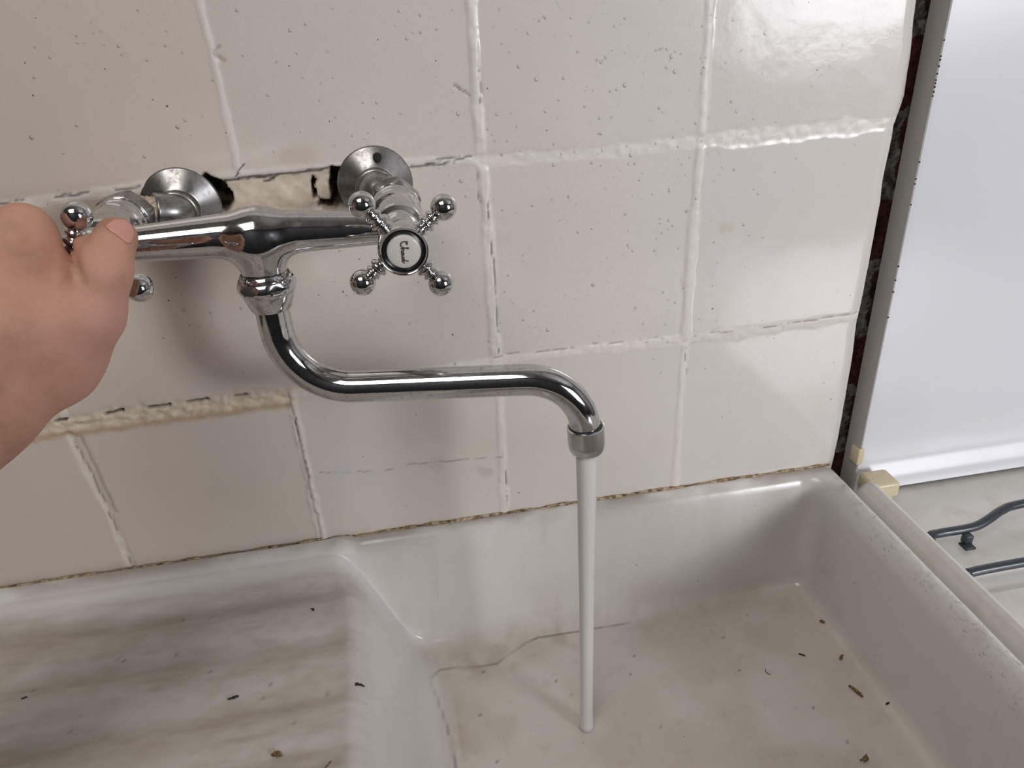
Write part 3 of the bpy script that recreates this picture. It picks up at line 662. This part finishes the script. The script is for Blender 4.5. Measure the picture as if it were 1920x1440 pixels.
pd = npmesh('water_puddle', V, np.array(Fq)); pud = link('water_puddle', pd, M_film)
tag(pud, 'shallow clear film of water spreading on the basin floor around the stream', 'water')
# splash droplets clinging to the tiles and to the sink's right rim
rs = np.random.RandomState(12)
def dome(mb, c, nrm, r, flat=.5, tall=1.0, n=10):
    nrm = Vector(nrm).normalized(); u = nrm.orthogonal().normalized()
    if abs(nrm.z) < .5: u = Vector((1, 0, 0))
    u = (u-nrm*u.dot(nrm)).normalized(); w = nrm.cross(u); v = []; f = []
    for i, ph in enumerate((0, 25, 50, 72)):
        ph = math.radians(ph)
        for k in range(n):
            a = 2*math.pi*k/n; v.append(Vector(c)+(u*math.cos(a)+w*math.sin(a)*tall)*r*math.cos(ph)+nrm*r*flat*math.sin(ph))
    v.append(Vector(c)+nrm*r*flat)
    for i in range(3):
        for k in range(n): f.append((i*n+k, i*n+(k+1) % n, (i+1)*n+(k+1) % n, (i+1)*n+k))
    for k in range(n): f.append((3*n+k, 3*n+(k+1) % n, 4*n))
    mb.add(v, f)
dm_ = MB()
for k in range(620):
    if k < 450: px, py = rs.normal(1230, 230), rs.uniform(0, 640)
    else: px, py = rs.uniform(30, 900), rs.uniform(0, 650)
    x, z = wp((px, py))[0]
    i0 = int((z-zs[0])/h)
    if not (0 <= i0 < len(zs)) or x > XE[i0]-.004 or x < -.5: continue
    j0 = int((x-x0)/(XE[i0]-x0)*(nx-1)); rr_ = rs.choice([.0005, .0008, .0011], p=[.6, .32, .08])*rs.uniform(.7, 1.2)
    dome(dm_, (x, Y[i0, j0]-.00002, z), (0, -1, 0), rr_, .6, rs.uniform(1, 1.3))
tag(dm_.build('splash_droplets', M_drop), 'scatter of tiny clear water droplets clinging to the wall tiles', 'water droplets', kind='stuff')
dm_ = MB()
for k in range(520):
    x = rs.uniform(.2745, .2905); y = rs.uniform(-.30, -.03)
    z = floorz(x, y); e = .0015; nx_ = -(floorz(x+e, y)-floorz(x-e, y))/(2*e)
    dome(dm_, (x, y, z), (np.clip(nx_, -3, 3), 0, 1), rs.choice([.0004, .0007, .0011], p=[.6, .32, .08]), .4)
tag(dm_.build('sink_droplets', M_drop), "fine water droplets beaded on the sink's right rim", 'water droplets', kind='stuff')

# ------------------------------------------------------------------ cooker at the right
ck = empty('gas_cooker', (0, 0, 0)); tag(ck, 'white enamel gas cooker with its lid raised, to the right of the sink', 'cooker')
cx0, cx1, cf, hz_ = .2990, .86, -.64, -.3265
cb = MB().box((cx0+.004, cf, FZ), (cx1, -.004, hz_-.020)).build('cooker_body', M_enamel, ck, smooth=False, bevel=.004)
# hob plate with a raised rolled left lip, made as a height field
hx_ = dense(cx0, cx1, [(cx0, cx0+.045)], .006, .0010); hy_ = dense(cf, -.0045, [(-.16, -.09), (-.02, 0)], .006, .0012); HX, HY = np.meshgrid(hx_, hy_)
t = HX-cx0; lipz = np.where(t < .0135, .0372-.0262*(1-np.clip(t/.0135, 0, 1))**2.2, np.where(t < .022, .0372*(1-((t-.0135)/.0085)**2*.35), 0))
lipz = np.interp(t, [0, .002, .005, .009, .013, .016, .019, .022, .028, .036, .05], [.004, .018, .0290, .0350, .0372, .0360, .0300, .018, .006, .001, 0])
endr = ss(-.014, -.034, HY)
hzf = hz_+lipz*endr+.004*(1-ss(.012, .03, -HY))
slot = polymask(HX, HY, [(.352, -.119), (.470, -.119), (.470, -.137), (.352, -.137)]); hzf = hzf-.0040*(1-ss(-.002, .004, slot))
nr, nc = HX.shape; V = np.stack([HX, HY, hzf], -1).reshape(-1, 3); Q = list(map(tuple, gridquads(nr, nc)))
per = [i for i in range(nc)]+[r_*nc+nc-1 for r_ in range(1, nr)]+[(nr-1)*nc+i for i in range(nc-2, -1, -1)]+[r_*nc for r_ in range(nr-2, 0, -1)]
low = V[per].copy(); low[:, 2] = hz_-.02; b0 = len(V); V = np.concatenate([V, low]); n = len(per)
Q += [(per[i], b0+i, b0+(i+1) % n, per[(i+1) % n]) for i in range(n)]
link('hob_plate', npmesh('hob_plate', V, np.array(Q)), M_hob, ck)
# lid: shallow pan standing upright against the wall
LX0, LX1, LYB, LYF, LZ0, LZ1 = .3115, .85, .004, -.0135, -.3165, .24
lp = [(LYB-.003, LZ1)]                        # section through the pan, front face
sec = [(-.001, LZ1), (-.001, -.262), (-.0012, -.272), (-.002, -.283), (-.0040, -.293), (-.0075, -.3015), (-.0105, -.308), (-.0130, -.3140), (-.0142, LZ0), (-.0135, LZ0-.0005), (-.0115, LZ0+.0005), (.003, -.305), (LYB, -.28), (LYB, LZ1)]
sec2 = [sec[0]]+[tuple(p)[:2] for p in catmull([(a, b_, 0) for a, b_ in sec[1:9]], 6)]+sec[9:]
lx = [LX0+.0018]+list(np.linspace(LX0+.006, LX1, 24))
V = []; 
for x in lx:
    for (y, z) in sec2: V.append((x, y, z))
m = len(sec2); Fq = [(i*m+k, (i+1)*m+k, (i+1)*m+(k+1) % m, i*m+(k+1) % m) for i in range(len(lx)-1) for k in range(m)]
ld = MB(); ld.add(V, Fq); lid = ld.build('cooker_lid', M_enamel, ck, smooth=True, angle=50)
# folded side flange of the lid
sf = MB(); P = [(LX0, LYB+.002), (LX0, LYF+.0015), (LX0+.0006, LYF+.0003), (LX0+.0016, LYF), (LX0+.0022, LYF+.0006), (LX0+.0022, LYF+.002), (LX0+.0022, LYB+.002)]
zz_ = [LZ1, LZ0+.012, LZ0-.0005]
V = [(x, y, z) for z in zz_ for x, y in P]; m = len(P)
sf.add(V, [(i*m+k, i*m+(k+1) % m, (i+1)*m+(k+1) % m, (i+1)*m+k) for i in range(2) for k in range(m)]+[tuple(range(m))[::-1], tuple(2*m+k for k in range(m))])
tag(sf.build('side_flange', M_enamel_side, lid, smooth=False), 'grey folded side edge')
sp_ = MB()
for py in (75, 105, 112, 124, 138, 150, 156, 163, 172, 180, 304, 336, 345, 384, 500, 526, 548, 596):
    p = at(1790-.2216*py+.0*py, py, 1, LYF); MB().ball((LX0+.0012, LYF-.0001, p[2]), .00055+.0003*((py*7) % 3)/3, 8, 6).build('rust_spot', M_soot, lid)
# hinge clips
c1 = MB(); px = [(0, 0), (.0135, 0), (.0255, .007), (.0255, .0145), (.012, .0145), (0, .0065)]
o3 = Vector((.3105, -.0475, -.3010)); top = []; bot = []
cl = MB().box((.3135, -.0385, -.3085), (.3390, -.0150, -.2930)).build('hinge_clip', M_cream, ck, smooth=True, bevel=.003)
MB().box((.3185, -.0400, -.3140), (.3330, -.0300, -.3060)).build('clip_tongue', M_cream, cl, smooth=True, bevel=.002)
cl2 = MB().box((.3098, -.0146, -.2865), (.3160, -.0030, -.2705)).build('edge_clip', M_cream, ck, smooth=True, bevel=.0012)
# pan support: dark wire grid resting on the hob
ps = empty('pan_support', (0, 0, 0)); tag(ps, 'dark enamelled wire pan support lying on the white hob', 'pan support')
bz = -.3045
P = [(.3265, -.128, hz_+.0045), (.3250, -.108, bz-.006), (.3275, -.0950, bz), (.337, -.0925, bz), (.358, -.0925, bz), (.372, -.0915, bz+.0005), (.386, -.0880, bz+.003), (.400, -.0830, bz+.0045), (.420, -.0800, bz+.005), (.50, -.079, bz+.005), (.62, -.079, bz+.005)]
MB().tube(catmull(P, 8), .0036, 16).build('frame_wire', M_iron, ps)
MB().tube(catmull([(.3265, -.128, hz_+.0045), (.3262, -.20, hz_+.0045), (.3262, -.36, hz_+.0045)], 6), .0036, 16).build('side_wire', M_iron, ps)
MB().tube(catmull([(.3262, -.1370, bz-.001), (.345, -.1368, bz), (.40, -.1365, bz), (.47, -.1365, bz)], 4), .0036, 16).build('finger_wire', M_iron, ps)
lug = MB().box((.3555, -.1010, bz-.009), (.3625, -.0950, bz-.001)); lug.box((.353, -.106, bz-.011), (.3625, -.0965, bz-.0085)); lug.build('lug', M_iron, ps, smooth=True, bevel=.001)
for x, y in ((.47, -.1365), (.62, -.079), (.3262, -.34)):
    MB().lathe((x, y, hz_), (0, 0, 1), [(0, .003), (.002, .0034), (bz-hz_+.001, .0026)], 14).build('foot', M_iron, ps)

# ------------------------------------------------------------------ debris in the sink
def clump(name, px, py, on, ln_, wd, ang, label, mt, cat='debris', curl=0, group=None):
    q = at(px, py, 2, (ZT-.0125) if on else FL); m_ = MB(); rr = random.Random(px)
    n_ = max(4, int(ln_/wd*2.2)); P = []
    for i in range(n_+1):
        t = i/n_-.5; a = ang+curl*t; x = q[0]+ln_*t*math.cos(a)+(curl*wd*4*t*t if curl else 0); y = q[1]+ln_*t*math.sin(a); P.append((x, y, floorz(x, y)+wd*.42))
    m_.tube(catmull(P, 4), [wd*.5*(1-.5*abs(2*i/(n_*4)-1)**3)*rr.uniform(.75, 1.15) for i in range(n_*4+1)], 9)
    if wd > .001:
        for k_ in range(5):
            p = rr.choice(P); m_.ball((p[0]+rr.uniform(-1, 1)*wd*.5, p[1]+rr.uniform(-1, 1)*wd*.5, p[2]), wd*rr.uniform(.2, .38), 8, 6)
    o_ = m_.build(name, mt); tag(o_, label, cat, group); return o_
clump('debris_twig', 1605, 1303, 0, .0115, .0028, -1.25, 'dark brown twig-like scrap on the basin floor near the right wall', M_crumb)
clump('debris_curl', 1575, 1240, 0, .006, .0022, .9, 'small curled brown peel on the basin floor above the twig-like scrap', M_crumb, curl=2.2)
clump('debris_crumb', 1540, 1172, 0, .0045, .0026, -1.0, 'brown crumb on the basin floor close to the far right corner', M_crumb)
clump('debris_crumb', 1621, 1429, 0, .0045, .0034, .3, 'brown crumb at the bottom edge of the view on the basin floor', M_crumb)
clump('debris_flake', 1502, 1232, 0, .0050, .0014, -.6, 'tiny dark flake on the basin floor left of the curled peel', M_soot)
clump('debris_hair', 1436, 1265, 0, .0075, .0006, -1.35, 'short curved dark hair on the basin floor', M_soot, curl=.9)
clump('debris_crumb', 673, 1275, 1, .0058, .0022, .25, 'black crumb at the right end of the drainboard ridges', M_soot)
clump('debris_crumb', 438, 1306, 1, .0060, .0018, .2, 'black crumb in the middle of the drainboard beside a tan fleck', M_soot)
clump('debris_crumb', 519, 1413, 1, .0042, .0034, .1, 'golden brown crumb low on the drainboard', M_crumb)
clump('debris_flake', 46, 1310, 1, .0036, .0011, .35, 'tiny black flake at the far left of the drainboard', M_soot)
clump('debris_flake', 587, 1143, 1, .0030, .0016, -1.1, 'tiny black flake near the top right of the drainboard', M_soot)
clump('debris_hair', 614, 1430, 1, .0060, .0010, .9, 'thin brown scrap at the lower right of the drainboard', M_crumb)
clump('debris_seed', 1662, 1328, 0, .0022, .0014, .2, 'tiny black seed right of the twig-like scrap', M_soot)
hc_ = MB(); hc_.tube(catmull([(.3375, -.1620, hz_+.0013), (.3392, -.1616, hz_+.0016), (.3408, -.1608, hz_+.0013)], 4), [.0006]+[.0013]*7+[.0006], 8)
tag(hc_.build('debris_crumb', M_soot), 'black crumb lying on the white hob below the wire pan support', 'debris')

# ------------------------------------------------------------------ hand on the left handle
def D(px, py, z): return dep(px, py, z)
caps = [  # a, b, ra, rb, blend
    (D(98, 685, .345), D(160, 590, .338), .0172, .0146, .010),      # thumb metacarpal
    (D(160, 590, .338), D(189, 508, .335), .0146, .0128, .008),      # thumb proximal
    (D(186, 512, .334), D(217, 446, .342), .0124, .0092, .004),      # thumb tip
    (D(160, 535, .343), D(174, 476, .350), .0100, .0090, .006),
    (D(20, 610, .325), D(42, 440, .338), .0190, .0130, .012),        # index metacarpal
    (D(-60, 640, .325), D(-50, 470, .335), .0190, .0130, .012),      # middle metacarpal
    (D(-130, 690, .330), D(-140, 520, .338), .0185, .0125, .012),
    (D(-180, 740, .338), D(-215, 590, .345), .0180, .0120, .012),
    (D(100, 620, .348), D(60, 560, .345), .0200, .0160, .012),       # web
    (D(92, 670, .345), D(10, 705, .335), .0185, .0225, .014),       # thenar to wrist
    (D(-40, 650, .335), D(-60, 770, .330), .0230, .0235, .014),      # heel
    (D(-60, 770, .330), D(-330, 1040, .310), .0235, .0270, .012),    # forearm
    (D(-330, 1040, .310), D(-700, 1400, .290), .0270, .0340, .012),
]
fing = [  # curled fingers behind the handle: knuckle, joint, joint, tip
    (D(42, 440, .338), D(38, 452, .385), D(96, 500, .412), D(128, 545, .408), .0105),
    (D(-50, 470, .335), D(-20, 492, .385), D(52, 540, .412), D(95, 575, .402), .0105),
    (D(-140, 520, .338), D(-95, 540, .382), D(-10, 585, .405), D(45, 610, .392), .0100),
    (D(-215, 590, .345), D(-160, 600, .380), D(-75, 630, .395), D(-20, 645, .380), .0088)]
def fhand(p):
    s = None
    for a, b_, ra, rb, k_ in caps:
        c = sdcap(p, a, b_, ra, rb); s = c if s is None else smin(s, c, k_)
    for a, b_, c_, e_, r_ in fing:
        f = smin(smin(sdcap(p, a, b_, r_*1.18, r_), sdcap(p, b_, c_, r_, r_*.9), .003), sdcap(p, c_, e_, r_*.9, r_*.75), .003)
        s = smin(s, f, .0045)
    # crease between the knuckle mound and the thumb, and wrinkles over the thumb joint
    s = s+.0022*np.exp(-(np.linalg.norm(p-D(148, 505, .330), axis=-1)/.012)**2)
    q = (p-CAM)@R.T; u = 960+F*q[:, 0]/q[:, 2]; v = 720+F*q[:, 1]/q[:, 2]
    for cx, cy, ang in ((190, 470, .35), (196, 482, .35), (186, 459, .4)):
        dd = (v-cy)*math.cos(ang)-(u-cx)*math.sin(ang); s = s+.00055*np.exp(-(dd/2.6)**2)*np.exp(-((u-cx)/34)**2)*(q[:, 2] < .35)
    ax_, ay_, bx_, by_ = 128., 455., 156., 532.
    tt_ = np.clip(((u-ax_)*(bx_-ax_)+(v-ay_)*(by_-ay_))/((bx_-ax_)**2+(by_-ay_)**2), 0, 1); dc = np.hypot(u-ax_-tt_*(bx_-ax_), v-ay_-tt_*(by_-ay_))
    s = s+.0030*(1-.6*tt_)*np.exp(-(dc/7.0)**2)*(q[:, 2] < .36)
    return s
lo = np.min([np.minimum(a, b_) for a, b_, *_ in caps], 0)-.045; hi = np.max([np.maximum(a, b_) for a, b_, *_ in caps]+[e_ for *_, e_, _ in fing]+[c_ for _, _, c_, _, _ in fing], 0)+.035
me = surfnet(fhand, lo, hi, .0021, 'person', 4); hand = link('person', me, M_skin)
tag(hand, 'bare left hand and forearm of a person gripping the left cross handle, thumb on top', 'person')
# thumbnail: a curved plate on the tip
nc_ = D(233, 436, .338); V = []; nu, nv = 12, 10
e1 = (D(244, 452, .338)-D(218, 424, .338)); e1 /= np.linalg.norm(e1); uax = D(240, 425, .338)-D(222, 452, .338); uax /= np.linalg.norm(uax)
g = []
for i in range(nu+1):
    for j in range(nv+1):
        u = i/nu*2-1; v = j/nv*2-1; w_ = .0052*(1-.10*max(v, 0)); rr_ = .0066
        sx_ = u*math.sqrt(1-v*v*.35); sy_ = v*math.sqrt(1-u*u*.35)
        g.append(nc_+e1*sx_*w_+uax*sy_*rr_*0+D(231, 438, .338)*0+np.array(np.cross(e1, (CAM-nc_)/np.linalg.norm(CAM-nc_)))*sy_*rr_)
g = np.array(g)
for _ in range(6):
    e = 1e-5; f0 = fhand(g)-.0002; gr = np.stack([(fhand(g+e*np.eye(3)[i])-fhand(g))/e for i in range(3)], 1); g = g-(f0/np.maximum((gr*gr).sum(1), .3))[:, None]*gr
nm = npmesh('thumbnail', g, gridquads(nu+1, nv+1)); nl = link('thumbnail', nm, M_nail, hand); so = nl.modifiers.new('s', 'SOLIDIFY'); so.thickness = .0009; so.offset = 0
tag(nl, 'short pale pink thumbnail')
